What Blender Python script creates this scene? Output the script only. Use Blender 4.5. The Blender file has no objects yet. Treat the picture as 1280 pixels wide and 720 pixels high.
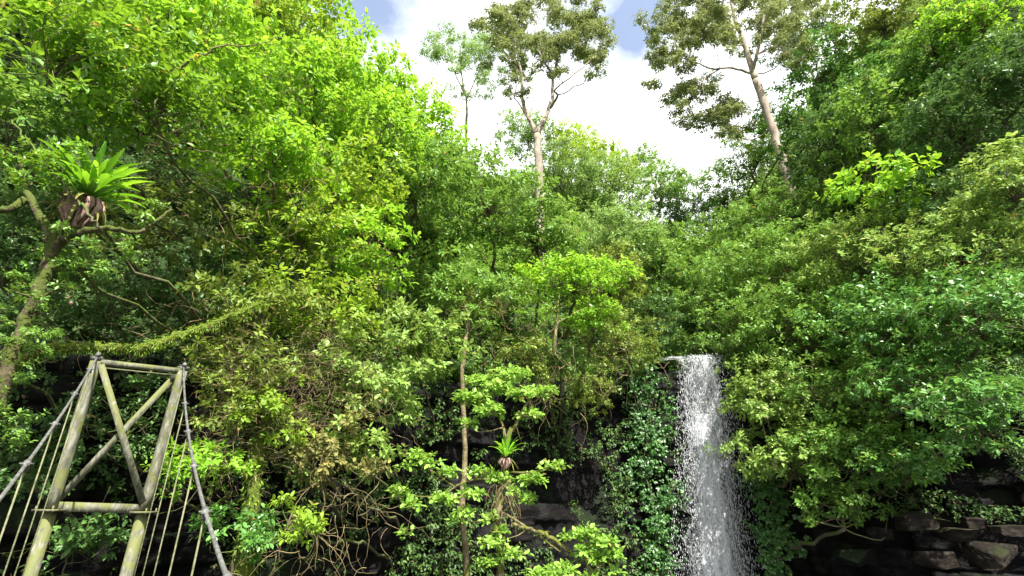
import bpy, math, random
import numpy as np
from mathutils import Vector, noise as mnoise
SEED = 7
rng = np.random.default_rng(SEED); random.seed(SEED)
C = bpy.context.scene.collection
PI = math.pi
F = 640.0; TH = math.radians(23.0); CT, ST = math.cos(TH), math.sin(TH)
def at(u, v, Y):
    a = (u-640)/F; b = -(v-360)/F
    y = CT - b*ST; z = ST + b*CT; s = Y/y
    return np.array([a*s, Y, z*s])
def pxm(v, Y):                       # metres per photo pixel at ground distance Y
    b = -(v-360)/F
    return Y/(CT - b*ST)/F
def project(P):
    P = np.asarray(P); x, y, z = P[...,0], P[...,1], P[...,2]
    d = y*CT + z*ST; up = -y*ST + z*CT
    d = np.where(d < .1, .1, d)
    return 640+F*x/d, 360-F*up/d
# ------------------------------------------------------------------ terrain
CURVE = np.array([(-60,-30),(-34,-6),(-22,3),(-15,9),(-11,14),(-7,18),(-3,22),(2,25.5),(6,28.3),(9,29.3),(12,29.3),
                  (14.5,27.3),(16.2,24),(20,20.5),(27,15.5),(38,6),(60,-25)], float)
def cdist(x, y):
    x = np.asarray(x, float); y = np.asarray(y, float)
    best = np.full(x.shape, 1e9); sgn = np.zeros(x.shape)
    for i in range(len(CURVE)-1):
        a, b = CURVE[i], CURVE[i+1]; d = b-a; L2 = (d**2).sum()
        t = np.clip(((x-a[0])*d[0]+(y-a[1])*d[1])/L2, 0, 1)
        px, py = a[0]+t*d[0], a[1]+t*d[1]
        q = np.hypot(x-px, y-py)
        s = np.sign(d[0]*(y-a[1])-d[1]*(x-a[0]))
        m = q < best - 1e-9
        best = np.where(m, q, best); sgn = np.where(m, s, sgn)
    return best*np.where(sgn == 0, 1, sgn)
def sm(a, b, x):
    t = np.clip((x-a)/(b-a), 0, 1); return t*t*(3-2*t)
def zt(x, y):
    x = np.asarray(x, float); y = np.asarray(y, float)
    d = cdist(x, y)
    H = np.interp(x, [-30,-14,-8,-3,2,6,12,16,22,40], [4,3.6,3.8,4.6,5.4,6.6,6.8,4.2,3.6,4])
    q = np.clip(x/np.maximum(y, 4), -3, 3)
    QQ = [-1.5,-.47,-.25,-.1,.15,.3,.41,.54,.74,1.07,1.5]
    sl = np.interp(q, QQ, [2.1,1.9,1.6,1.35,1.2,1.05,.95,1.15,1.6,2.1,2.2])
    dd = np.clip(d-1.95, 0, None)
    cap = np.interp(q, QQ, [60,60,58,52,50,46,42,47,55,65,65])
    hill = cap*(1-np.exp(-dd*sl/cap*1.35))
    g = (np.sin(x*.43+y*.31)+np.sin(x*.27-y*.53+1.3))*.35*sm(1, 6, d)
    low = -5.0 + .25*np.sin(x*.7)*np.cos(y*.6)
    low = low + 3.1*np.exp(-((x+7.6)**2/14+(y-10.2)**2/12))          # abutment shelf under the bridge tower
    low = low + 3.2*sm(1.5, -3, y)*1.0                                 # the near bank
    return np.where(d < 2.0, low + (H-low)*sm(.95, 2.0, d), H + hill) + g
# ------------------------------------------------------------------ object helpers
def tag(o, label=None, cat=None, group=None, kind=None):
    if label: o['label'] = label
    if cat: o['category'] = cat
    if group: o['group'] = group
    if kind: o['kind'] = kind
    return o
def empty(name, loc, label, cat, group=None):
    o = bpy.data.objects.new(name, None); C.objects.link(o); o.location = tuple(float(q) for q in loc); o.empty_display_size = .2
    return tag(o, label, cat, group)
def mk(name, V, faces, mat, parent=None, smooth=False, rnd=None):
    """V Nx3 world coordinates, faces list of int arrays (each Mxk)"""
    V = np.asarray(V, np.float32)
    if parent is not None: V = V - np.array(parent_loc(parent), np.float32)
    me = bpy.data.meshes.new(name)
    me.vertices.add(len(V)); me.vertices.foreach_set('co', V.ravel())
    li = np.concatenate([f.ravel() for f in faces]).astype(np.int32)
    ls, off = [], 0
    for f in faces:
        k = f.shape[1]; ls.append(off+np.arange(len(f))*k); off += f.size
    ls = np.concatenate(ls).astype(np.int32)
    me.loops.add(len(li)); me.loops.foreach_set('vertex_index', li)
    me.polygons.add(len(ls)); me.polygons.foreach_set('loop_start', ls)
    if smooth: me.polygons.foreach_set('use_smooth', np.ones(len(ls), bool))
    if rnd is not None:
        at_ = me.attributes.new('rnd', 'FLOAT', 'FACE'); at_.data.foreach_set('value', np.asarray(rnd, np.float32))
    me.update(calc_edges=True)
    me.materials.append(mat)
    o = bpy.data.objects.new(name, me); C.objects.link(o)
    if parent is not None: o.parent = parent
    return o
def parent_loc(p):
    L = np.array(p.location)
    while p.parent: p = p.parent; L = L + np.array(p.location)
    return L
class MB:
    def __init__(s): s.V = []; s.Q = []; s.T = []; s.n = 0
    def add(s, V, Q=None, T=None):
        V = np.asarray(V, float)
        if Q is not None and len(Q): s.Q.append(np.asarray(Q, int)+s.n)
        if T is not None and len(T): s.T.append(np.asarray(T, int)+s.n)
        s.V.append(V); s.n += len(V)
    def tube(s, pts, r, k=6, wob=0):
        P = np.asarray(pts, float); n = len(P)
        r = np.broadcast_to(np.asarray(r, float), (n,)) if np.ndim(r) == 0 or len(r) == n else np.interp(np.linspace(0,1,n), np.linspace(0,1,len(r)), r)
        T = np.gradient(P, axis=0); T /= np.linalg.norm(T, axis=1)[:,None]+1e-9
        ref = np.array([0,1,0.]) if abs(T[0][2]) > .7 else np.array([0,0,1.])
        A = np.cross(T, ref); A /= np.linalg.norm(A, axis=1)[:,None]+1e-9
        B = np.cross(T, A)
        th = np.arange(k)/k*2*PI
        rr = r[:,None]*(1+wob*rng.normal(size=(n,k)))
        V = P[:,None,:] + rr[:,:,None]*(np.cos(th)[None,:,None]*A[:,None,:]+np.sin(th)[None,:,None]*B[:,None,:])
        V = V.reshape(-1,3)
        i = np.arange(n-1)[:,None]*k; j = np.arange(k)[None,:]; j2 = (j+1) % k
        Q = np.stack([i+j, i+j2, i+k+j2, i+k+j], -1).reshape(-1,4)
        base = len(V); V = np.vstack([V, P[0], P[-1]])
        jj = np.arange(k); T1 = np.stack([np.full(k,base), (jj+1)%k, jj], -1); T2 = np.stack([np.full(k,base+1), (n-1)*k+jj, (n-1)*k+(jj+1)%k], -1)
        s.add(V, Q, np.vstack([T1,T2]))
    def box(s, c, h, ax=None):
        ax = np.eye(3) if ax is None else np.asarray(ax)
        cs = np.array([(x,y,z) for x in (-1,1) for y in (-1,1) for z in (-1,1)], float)*np.asarray(h)
        V = np.asarray(c)+cs@ax
        s.add(V, [(0,1,3,2),(4,6,7,5),(0,4,5,1),(2,3,7,6),(0,2,6,4),(1,5,7,3)])
    def build(s, name, mat, parent=None, smooth=False):
        f = []
        if s.Q: f.append(np.vstack(s.Q))
        if s.T: f.append(np.vstack(s.T))
        return mk(name, np.vstack(s.V), f, mat, parent, smooth)
def curve_pts(pts, n=10, jit=0):
    """smooth polyline through points (Catmull-Rom)"""
    P = np.asarray(pts, float)
    if len(P) == 2: P = np.vstack([P[0], (P[0]+P[1])/2, P[1]])
    Q = np.vstack([2*P[0]-P[1], P, 2*P[-1]-P[-2]]); out = []
    for i in range(1, len(Q)-2):
        t = np.linspace(0, 1, n, endpoint=False)[:,None]
        a,b,c,d = Q[i-1],Q[i],Q[i+1],Q[i+2]
        out.append(.5*(2*b+(c-a)*t+(2*a-5*b+4*c-d)*t**2+(-a+3*b-3*c+d)*t**3))
    out = np.vstack(out+[P[-1][None]])
    if jit: out[1:-1] += rng.normal(size=out[1:-1].shape)*jit
    return out
def limb(a, b, sag=.15, jit=.03, n=4):
    a = np.asarray(a, float); b = np.asarray(b, float); L = np.linalg.norm(b-a)
    m = (a+b)/2 + rng.normal(size=3)*L*sag*.6 + np.array([0,0,-.1*L])
    return curve_pts([a, m, b], n, jit*L/3)
# ------------------------------------------------------------------ materials
def nmat(name):
    m = bpy.data.materials.new(name); m.use_nodes = True; nt = m.node_tree; nt.nodes.clear()
    out = nt.nodes.new('ShaderNodeOutputMaterial')
    N = lambda t, **k: _n(nt, t, **k)
    return m, nt, out, N
def _n(nt, t, **k):
    n = nt.nodes.new(t)
    for a, b in k.items():
        if a.startswith('i_'): n.inputs[int(a[2:])].default_value = b
        else: setattr(n, a, b)
    return n
def ramp(nt, stops, fac=None):
    r = nt.nodes.new('ShaderNodeValToRGB'); e = r.color_ramp.elements
    while len(e) < len(stops): e.new(.5)
    for i, (p, c) in enumerate(stops): e[i].position = p; e[i].color = (*c, 1) if len(c) == 3 else c
    if fac is not None: nt.links.new(fac, r.inputs[0])
    return r
def leafmat(name, dark, mid, light, old=(.27,.22,.06), trans=.38, gloss=.05, oldfrac=.007, rough=.5):
    m, nt, out, N = nmat(name); L = nt.links.new
    a = N('ShaderNodeAttribute', attribute_name='rnd')
    tc = N('ShaderNodeNewGeometry')
    nz = N('ShaderNodeTexNoise'); nz.inputs['Scale'].default_value = .9; nz.inputs['Detail'].default_value = 2
    L(tc.outputs['Position'], nz.inputs['Vector'])
    mx = N('ShaderNodeMath', operation='MULTIPLY_ADD'); mx.inputs[1].default_value = .55; L(a.outputs['Fac'], mx.inputs[0])
    m2 = N('ShaderNodeMath', operation='MULTIPLY'); m2.inputs[1].default_value = .55; L(nz.outputs[0], m2.inputs[0]); L(m2.outputs[0], mx.inputs[2])
    r = ramp(nt, [(.12, dark), (.5, mid), (.85, light)], mx.outputs[0])
    gt = N('ShaderNodeMath', operation='GREATER_THAN'); gt.inputs[1].default_value = 1-oldfrac; L(a.outputs['Fac'], gt.inputs[0])
    mc = N('ShaderNodeMixRGB'); L(gt.outputs[0], mc.inputs[0]); L(r.outputs[0], mc.inputs[1]); mc.inputs[2].default_value = (*old, 1)
    d = N('ShaderNodeBsdfDiffuse'); L(mc.outputs[0], d.inputs[0])
    hs = N('ShaderNodeHueSaturation'); hs.inputs['Hue'].default_value = .475; hs.inputs['Saturation'].default_value = 1.0; hs.inputs['Value'].default_value = 1.5; L(mc.outputs[0], hs.inputs['Color'])
    t = N('ShaderNodeBsdfTranslucent'); L(hs.outputs[0], t.inputs[0])
    s = N('ShaderNodeMixShader'); s.inputs[0].default_value = trans; L(d.outputs[0], s.inputs[1]); L(t.outputs[0], s.inputs[2])
    g = N('ShaderNodeBsdfGlossy'); g.inputs['Roughness'].default_value = rough; g.inputs[0].default_value = (1,1,1,1)
    fr = N('ShaderNodeLayerWeight'); fr.inputs[0].default_value = .28
    fm = N('ShaderNodeMath', operation='MULTIPLY_ADD'); fm.inputs[1].default_value = .10; fm.inputs[2].default_value = gloss*.35; L(fr.outputs['Fresnel'], fm.inputs[0])
    s2 = N('ShaderNodeMixShader'); L(fm.outputs[0], s2.inputs[0]); L(s.outputs[0], s2.inputs[1]); L(g.outputs[0], s2.inputs[2])
    L(s2.outputs[0], out.inputs[0]); return m
def solidmat(name, cols, scale=4, rough=.8, bump=.4, stretch=(1,1,1), detail=6, spec=.3, moss=None, mossamt=.5, bscale=None):
    m, nt, out, N = nmat(name); L = nt.links.new
    g = N('ShaderNodeNewGeometry'); mp = N('ShaderNodeMapping'); mp.inputs['Scale'].default_value = stretch; L(g.outputs['Position'], mp.inputs[0])
    nz = N('ShaderNodeTexNoise'); nz.inputs['Scale'].default_value = scale; nz.inputs['Detail'].default_value = detail; nz.inputs['Roughness'].default_value = .65; L(mp.outputs[0], nz.inputs['Vector'])
    k = len(cols); r = ramp(nt, [(.3+.42*i/(k-1), c) for i, c in enumerate(cols)], nz.outputs[0]); col = r.outputs[0]
    if moss:
        n2 = N('ShaderNodeTexNoise'); n2.inputs['Scale'].default_value = scale*.45; n2.inputs['Detail'].default_value = 5; L(g.outputs['Position'], n2.inputs['Vector'])
        sx = N('ShaderNodeSeparateXYZ'); L(g.outputs['Normal'], sx.inputs[0])
        ad = N('ShaderNodeMath', operation='MULTIPLY_ADD'); ad.inputs[1].default_value = .22; L(sx.outputs[2], ad.inputs[0]); L(n2.outputs[0], ad.inputs[2])
        rr = ramp(nt, [(.62-mossamt*.3, (0,0,0)), (.72-mossamt*.3, (1,1,1))], ad.outputs[0])
        mx = N('ShaderNodeMixRGB'); L(rr.outputs[0], mx.inputs[0]); L(col, mx.inputs[1]); mx.inputs[2].default_value = (*moss, 1); col = mx.outputs[0]
    b = N('ShaderNodeBsdfPrincipled'); L(col, b.inputs['Base Color']); b.inputs['Roughness'].default_value = rough; b.inputs['Specular IOR Level'].default_value = spec
    n3 = N('ShaderNodeTexNoise'); n3.inputs['Scale'].default_value = bscale or scale*2.5; n3.inputs['Detail'].default_value = 6; L(mp.outputs[0], n3.inputs['Vector'])
    bp = N('ShaderNodeBump'); bp.inputs['Strength'].default_value = bump; bp.inputs['Distance'].default_value = .05; L(n3.outputs[0], bp.inputs['Height']); L(bp.outputs[0], b.inputs['Normal'])
    L(b.outputs[0], out.inputs[0]); return m
LM = dict(
 pad   = leafmat('leaf_round_pad', (.10,.21,.025), (.19,.36,.045), (.30,.50,.09), trans=.36),
 lime  = leafmat('leaf_lime',  (.085,.20,.012), (.165,.37,.02), (.29,.53,.04), trans=.42),
 yell  = leafmat('leaf_yellow_green', (.10,.19,.012), (.18,.32,.02), (.30,.44,.04), trans=.40, oldfrac=.03),
 mid   = leafmat('leaf_mid_green', (.055,.135,.016), (.11,.24,.028), (.2,.37,.055), trans=.36, gloss=.07),
 broad = leafmat('leaf_broad', (.06,.15,.010), (.12,.27,.014), (.2,.39,.025), trans=.38, gloss=.08, old=(.5,.4,.06), oldfrac=.012),
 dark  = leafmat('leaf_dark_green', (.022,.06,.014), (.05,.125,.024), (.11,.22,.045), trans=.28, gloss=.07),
 glossy= leafmat('leaf_glossy', (.028,.10,.016), (.07,.20,.028), (.15,.33,.05), trans=.3, gloss=.10, rough=.42),
 olive = leafmat('leaf_olive', (.07,.11,.016), (.13,.2,.025), (.22,.3,.045), trans=.3),
 pale  = leafmat('leaf_pale_green', (.08,.16,.026), (.165,.285,.045), (.29,.42,.085), trans=.35, gloss=.07),
 gum   = leafmat('leaf_eucalypt', (.09,.125,.04), (.16,.21,.065), (.27,.33,.12), trans=.3, gloss=.03),
 far   = leafmat('leaf_far', (.08,.16,.035), (.15,.27,.06), (.24,.39,.10), trans=.35, gloss=.04),
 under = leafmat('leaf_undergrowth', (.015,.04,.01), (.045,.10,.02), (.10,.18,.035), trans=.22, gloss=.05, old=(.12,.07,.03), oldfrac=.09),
 fern  = leafmat('leaf_nest_fern', (.04,.14,.008), (.10,.30,.012), (.20,.46,.02), trans=.42, gloss=.05, oldfrac=0),
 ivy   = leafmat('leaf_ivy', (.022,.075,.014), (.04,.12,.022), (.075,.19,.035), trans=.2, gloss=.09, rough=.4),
 dry   = leafmat('leaf_dry', (.07,.075,.022), (.13,.13,.035), (.23,.22,.06), trans=.2, gloss=.02),
)
BARK = solidmat('bark_grey_brown', [(.045,.035,.022),(.11,.09,.06),(.2,.17,.12)], 6, .9, .6, (1,1,.3), moss=(.07,.11,.015), mossamt=.45)
MOSSBARK = solidmat('mossy_bark', [(.07,.055,.03),(.16,.13,.07),(.3,.25,.16)], 7, .95, 1, (1,1,.6), moss=(.10,.11,.015), mossamt=.35)
BOUGHMOSS = solidmat('moss_sheath', [(.05,.04,.02),(.10,.10,.025),(.17,.19,.04)], 9, 1, 1.2, (1,1,1), moss=(.08,.11,.014), mossamt=.8)
DARKMOSS = solidmat('dark_mossy_bark', [(.03,.025,.015),(.08,.065,.035),(.17,.13,.08)], 8, .95, 1.2, (1,1,.6), moss=(.06,.08,.012), mossamt=.6)
PALEBARK = solidmat('pale_bark', [(.13,.105,.08),(.25,.205,.16),(.39,.34,.28)], 2.4, .75, .3, (1,1,.35))
TWIG = solidmat('tan_twig', [(.085,.065,.03),(.16,.125,.06),(.29,.23,.12)], 5, .85, .3)
ROOT = solidmat('dry_frond_base', [(.10,.05,.04),(.32,.2,.17),(.55,.4,.36)], 7, .85, .8, (2.5,2.5,.4))
STEEL = solidmat('weathered_steel', [(.045,.045,.03),(.12,.12,.085),(.27,.27,.22)], 14, .7, .3, (1,1,.3), moss=(.11,.12,.04), mossamt=.35)
CABLE = solidmat('steel_rope', [(.05,.05,.048),(.10,.10,.095),(.19,.19,.18)], 20, .45, .4, (1,1,1), spec=.5)
ROPE = solidmat('mossy_wire', [(.06,.065,.03),(.13,.135,.07),(.22,.21,.13)], 14, .7, .3)
WOOD = solidmat('deck_timber', [(.08,.07,.05),(.16,.14,.1),(.24,.21,.16)], 4, .85, .4, (3,.5,1))
SOIL = solidmat('forest_soil', [(.012,.01,.007),(.03,.024,.015),(.05,.05,.02)], 1.6, 1, .8, moss=(.018,.04,.008), mossamt=1.0)
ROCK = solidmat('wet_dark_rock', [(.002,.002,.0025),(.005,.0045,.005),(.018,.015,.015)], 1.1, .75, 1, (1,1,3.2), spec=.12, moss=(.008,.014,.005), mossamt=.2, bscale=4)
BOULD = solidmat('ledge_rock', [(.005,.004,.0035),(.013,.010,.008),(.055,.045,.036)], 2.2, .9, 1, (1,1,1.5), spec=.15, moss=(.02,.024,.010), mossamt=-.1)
# ------------------------------------------------------------------ leaves
def unit(v): return v/(np.linalg.norm(v, axis=-1, keepdims=True)+1e-9)
def leaves(P, D, Nn, Ls, wr, hi=True, fold=.22, curl=.18):
    """P base, D direction, Nn up normal, Ls length, wr width ratio"""
    n = len(P); D = unit(D); S = unit(np.cross(D, Nn)); Nn = np.cross(S, D)
    L = np.asarray(Ls)[:,None]; W = L*wr/2
    if hi:
        off = [(0,0,0),(.28,.82,fold),(.66,.86,fold*.9),(1,0,0),(.66,-.86,fold*.9),(.28,-.82,fold)]
        V = np.stack([P + D*L*a + S*W*b + Nn*W*c - Nn*L*curl*(a**2) for a,b,c in off], 1).reshape(-1,3)
        i = np.arange(n)[:,None]*6
        return V, np.stack([i+np.array([[0,1,2,3]]), i+np.array([[0,3,4,5]])], 1).reshape(-1,4)
    off = [(0,0,0),(.45,1,fold),(1,0,0),(.45,-1,fold)]
    V = np.stack([P + D*L*a + S*W*b + Nn*W*c - Nn*L*curl*(a**2) for a,b,c in off], 1).reshape(-1,3)
    i = np.arange(n)[:,None]*4
    return V, np.stack([i+np.array([[0,1,2]]), i+np.array([[0,2,3]])], 1).reshape(-1,3)
def sprays(P, A, k, leaf, wr=.5, hi=True, droop=.25, upb=.7, cent=None):
    """whorls of k leaves on spray points P with axes A; returns verts, faces, rnd"""
    n = len(P); A = unit(A)
    ref = unit(rng.normal(size=(n,3))); X = unit(np.cross(A, ref)); Y = np.cross(A, X)
    ph = (np.arange(k)[None,:]*2.4 + rng.uniform(0,6.3,(n,1)))[:,:,None] + rng.normal(size=(n,k,1))*.25
    t = rng.uniform(0,1,(n,k,1))
    rad = np.cos(ph)*X[:,None]+np.sin(ph)*Y[:,None]
    D = rad*(1-.35*t) + A[:,None]*(.25+.55*t) + np.array([0,0,-droop])
    pos = P[:,None] + A[:,None]*leaf*1.1*(t-.5) + rad*leaf*.12
    Nn = A[:,None]*(1-upb) + np.array([0,0,upb]) + rng.normal(size=(n,k,3))*.28
    Ls = leaf*rng.uniform(.5,1.05,(n,k))*rng.uniform(.75,1.3,(n,1))
    V, Fc = leaves(pos.reshape(-1,3), D.reshape(-1,3), Nn.reshape(-1,3), Ls.reshape(-1), wr, hi)
    r = np.clip(rng.uniform(0,1,(n,1))*.5+rng.uniform(0,1,(n,k))*.5, 0, 1)
    r = np.where(rng.uniform(size=(n,k)) < .03, rng.uniform(.97,1,(n,k)), r*.97)
    return V, Fc, np.repeat(r.reshape(-1), 2)
class Foliage:
    def __init__(s): s.V=[]; s.F=[]; s.R=[]; s.n=0
    def add(s, V, Fc, R): s.V.append(V); s.F.append(Fc+s.n); s.R.append(R); s.n += len(V)
    def clumps(s, cc, rc, nl, leaf, wr=.5, hi=True, k=9, flat=.55, droop=.25, upb=.7, origin=None):
        """leaf clumps centred at cc (Kx3) with radius rc (K) sharing nl leaves"""
        K = len(cc); S = max(int(nl/k), K); w = rc**2; idx = rng.choice(K, S, p=w/w.sum())
        d = unit(rng.normal(size=(S,3))); d[:,2] = np.where(d[:,2] < -.25, -d[:,2]*.8, d[:,2])
        rr = rng.uniform(0,1,S)**.45
        off = d*rr[:,None]*rc[idx][:,None]*np.array([1,1,flat])
        P = cc[idx]+off
        A = d*.8 + np.array([0,0,.35]) + rng.normal(size=(S,3))*.3
        if origin is not None: A = A + .45*unit(P-origin)
        s.add(*sprays(P, A, k, leaf, wr, hi, droop, upb))
    def build(s, name, mat, parent=None):
        return mk(name, np.vstack(s.V), [np.vstack(s.F)], mat, parent, rnd=np.concatenate(s.R))
def crown_clumps(c, r, leaf, gaps=.0, rcf=1.0, low=-.45):
    rm = (r[0]*r[2])**.5
    rc = max(leaf*3.0, rm*.27)*rcf
    K = int(np.clip(7*(rm/rc)**2*.62, 6, 90))
    d = unit(rng.normal(size=(K*9,3))); d = d[(d[:,2] > low) & (rng.uniform(size=len(d)) < np.where(d[:,1] > .35, .35, 1))]
    keep = []
    for q in d:                                            # spread out
        if all(np.dot(q, p) < math.cos(1.15*rc/rm) for p in keep): keep.append(q)
        if len(keep) >= K: break
    d = np.array(keep); f = rng.uniform(.62, 1.06, len(d))
    cc = c + d*f[:,None]*np.array(r)
    extra = int(len(d)*.35)
    if extra:
        e = unit(rng.normal(size=(extra,3)))*rng.uniform(.1,.6,(extra,1)); cc = np.vstack([cc, c+e*np.array(r)])
    rcs = rc*rng.uniform(.6,1.25,len(cc))
    if gaps > 0:
        m = rng.uniform(size=len(cc)) > gaps; cc, rcs = cc[m], rcs[m]
    return cc, rcs
def plant(name, u, v, Y, pw, ph, leaf, mat, label, cat='tree', cov=5.6, wr=.54, bark=None, group=None, gaps=.0,
          ground=None, rt=None, flat=.75, droop=.25, upb=.55, stems=1, twigs=True, low=-.95, depth=1.0, rcf=1.0, trunkpts=None, cap=15000):
    leaf = leaf*(1.5 if Y < 40 else 1.2)
    m = pxm(v, Y); c = at(u, v, Y); r = np.array([pw*m, max(min(pw, ph*1.3)*m*depth, .3), ph*m])
    bark = bark or BARK
    if ground is None:
        gx, gy = c[0]+rng.uniform(-.2,.2), c[1]+r[1]*.5     # rooted on the slope behind and below the crown
        for st in range(120):
            q = float(zt(gx, gy))
            if q > c[2]-r[2]*.75-2.2: break
            gy += .15
        while gy > 1 and float(zt(gx, gy)) > c[2]-r[2]*.4: gy -= .1
        base = np.array([gx, gy, float(zt(gx, gy))-.15])
    else: base = np.asarray(ground, float)
    root = empty(name, base, label, cat, group)
    hi = leaf/m > 5.5
    la = (leaf/m)**2*wr*.62
    nl = int(np.clip(cov*PI*pw*ph/la*(1-gaps), 500, cap))
    cc, rcs = crown_clumps(c, r, leaf, gaps, rcf, low)
    fo = Foliage(); fo.clumps(cc, rcs, nl, leaf, wr, hi, 9, flat, droop, upb, c)
    h = np.linalg.norm(c-base); R = rt or float(np.clip(.011*h+.008*r[0], .02, .05 if Y < 17 else .11))
    mb = MB()
    fork = c + np.array([0,0,-.55*r[2]]); 
    if fork[2] < base[2]+.2: fork = (base+c)/2
    for si in range(stems):
        b0 = base + np.array([rng.normal()*.25*(stems > 1), rng.normal()*.1*(stems > 1), 0])
        pts = trunkpts if (trunkpts is not None and si == 0) else [b0, b0*.45+fork*.55+rng.normal(size=3)*.05*h*np.array([1,1,.2]), fork+rng.normal(size=3)*.15*r[0]*(stems > 1)]
        mb.tube(curve_pts(pts, 7, .008*h), [R, R*.8, R*.62], 8, .06)
    top = c + np.array([0,0,.15*r[2]]); mb.tube(curve_pts([fork, (fork+top)/2+rng.normal(size=3)*.1*r[0], top], 4), [R*.62, R*.3], 6)
    if twigs:
        for q, rq in zip(cc, rcs):
            t = rng.uniform(0,.8); a = fork+(top-fork)*t
            mb.tube(limb(a, q, .22, .04), [R*.26, R*.15, max(R*.07,.006)], 4)
            for _ in range(2):
                e = q + rng.normal(size=3)*rq*.6; mb.tube(limb(q, e, .2, .02, 3), [max(R*.09,.006), .004], 3)
    mb.build('trunk', bark, root, True)
    fo.build('crown' if cat == 'tree' else 'foliage', LM[mat], root)
    return root
# ------------------------------------------------------------------ ground
def ground():
    xs = np.concatenate([np.linspace(-700,-70,14)[:-1], np.linspace(-70,-30,28)[:-1], np.linspace(-30,34,200)[:-1], np.linspace(34,75,28)[:-1], np.linspace(75,700,14)])
    ys = np.concatenate([np.linspace(-500,-30,12)[:-1], np.linspace(-30,4,34)[:-1], np.linspace(4,50,190)[:-1], np.linspace(50,120,50)[:-1], np.linspace(120,900,14)])
    X, Y = np.meshgrid(xs, ys); Z = zt(X, Y)
    V = np.stack([X, Y, Z], -1).reshape(-1,3); n, m = X.shape
    i = (np.arange(n-1)[:,None]*m+np.arange(m-1)[None,:]).ravel()
    tag(mk('ground', V, [np.stack([i,i+1,i+m+1,i+m], -1)], SOIL, None, True), kind='structure')
ground()
# creek
V = np.array([(-16,-30,-4.72),(30,-30,-4.72),(30,32,-4.72),(-16,32,-4.72)], float)
m, nt, out, N = nmat('creek_water')
b = N('ShaderNodeBsdfPrincipled'); b.inputs['Base Color'].default_value = (.02,.03,.025,1); b.inputs['Roughness'].default_value = .12
nz = N('ShaderNodeTexNoise'); nz.inputs['Scale'].default_value = 3; bp = N('ShaderNodeBump'); bp.inputs['Strength'].default_value = .3
nt.links.new(nz.outputs[0], bp.inputs['Height']); nt.links.new(bp.outputs[0], b.inputs['Normal']); nt.links.new(b.outputs[0], out.inputs[0])
tag(mk('water', V, [np.array([[0,1,2,3]])], m), kind='structure')
# ------------------------------------------------------------------ rock wall
def cliff():
    seg = np.linalg.norm(np.diff(CURVE, axis=0), axis=1); cum = np.r_[0, np.cumsum(seg)]
    s0, s1 = cum[2], cum[-3]; ns = int((s1-s0)/.11); nh = 150
    s = np.linspace(s0, s1, ns); cx = np.interp(s, cum, CURVE[:,0]); cy = np.interp(s, cum, CURVE[:,1])
    k = np.ones(21)/21; pad = lambda a: np.convolve(np.r_[np.full(10,a[0]), a, np.full(10,a[-1])], k, 'valid')
    cx, cy = pad(cx), pad(cy)
    tx, ty = np.gradient(cx), np.gradient(cy); L = np.hypot(tx, ty); nx, ny = ty/L, -tx/L     # towards the gorge
    H = np.interp(cx, [-30,-14,-8,-3,2,6,12,16,22,40], [4,3.6,3.8,4.6,5.4,6.6,7.1,4.2,3.6,4]) + .35
    V = np.zeros((nh, ns, 3))
    for j in range(nh):
        h = j/(nh-1)
        for i in range(ns):
            z = -5.6+(H[i]+5.6)*h
            ly = z*1.35+.5*mnoise.noise((cx[i]*.13, cy[i]*.13, .3)); kk = math.floor(ly); fr = ly-kk
            colw = 1.1+.7*(math.sin(kk*12.9) % 1)
            cell = math.floor(s[i]/colw + kk*.37 + .25*mnoise.noise((s[i]*.6, kk*3.1, 7)))
            blk = mnoise.cell_vector((cell*1.7+.3, kk*2.3+.2, .5))[0]
            o = .75*blk + .35*mnoise.fractal((s[i]*.5, z*.8, 2.0), 1, 2, 5) - .12*(fr < .1)
            ledge = .5*math.sin(kk*7.3+s[i]*.05)
            cave = 2.8*math.exp(-((cx[i]-3.6)/2.2)**2)*math.exp(-((z-2.2)/2.6)**2) + 1.4*math.exp(-((cx[i]-18)/3.5)**2)*math.exp(-((z-2.2)/1.6)**2)
            o = .45+o*.75+ledge*.35-cave - .9*sm(.93, 1, h)
            o = max(o, -.75)
            V[j,i] = (cx[i]+nx[i]*o, cy[i]+ny[i]*o, z)
    i = (np.arange(nh-1)[:,None]*ns+np.arange(ns-1)[None,:]).ravel()
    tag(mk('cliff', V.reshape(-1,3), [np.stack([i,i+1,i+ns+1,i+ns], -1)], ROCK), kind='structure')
cliff()
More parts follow.
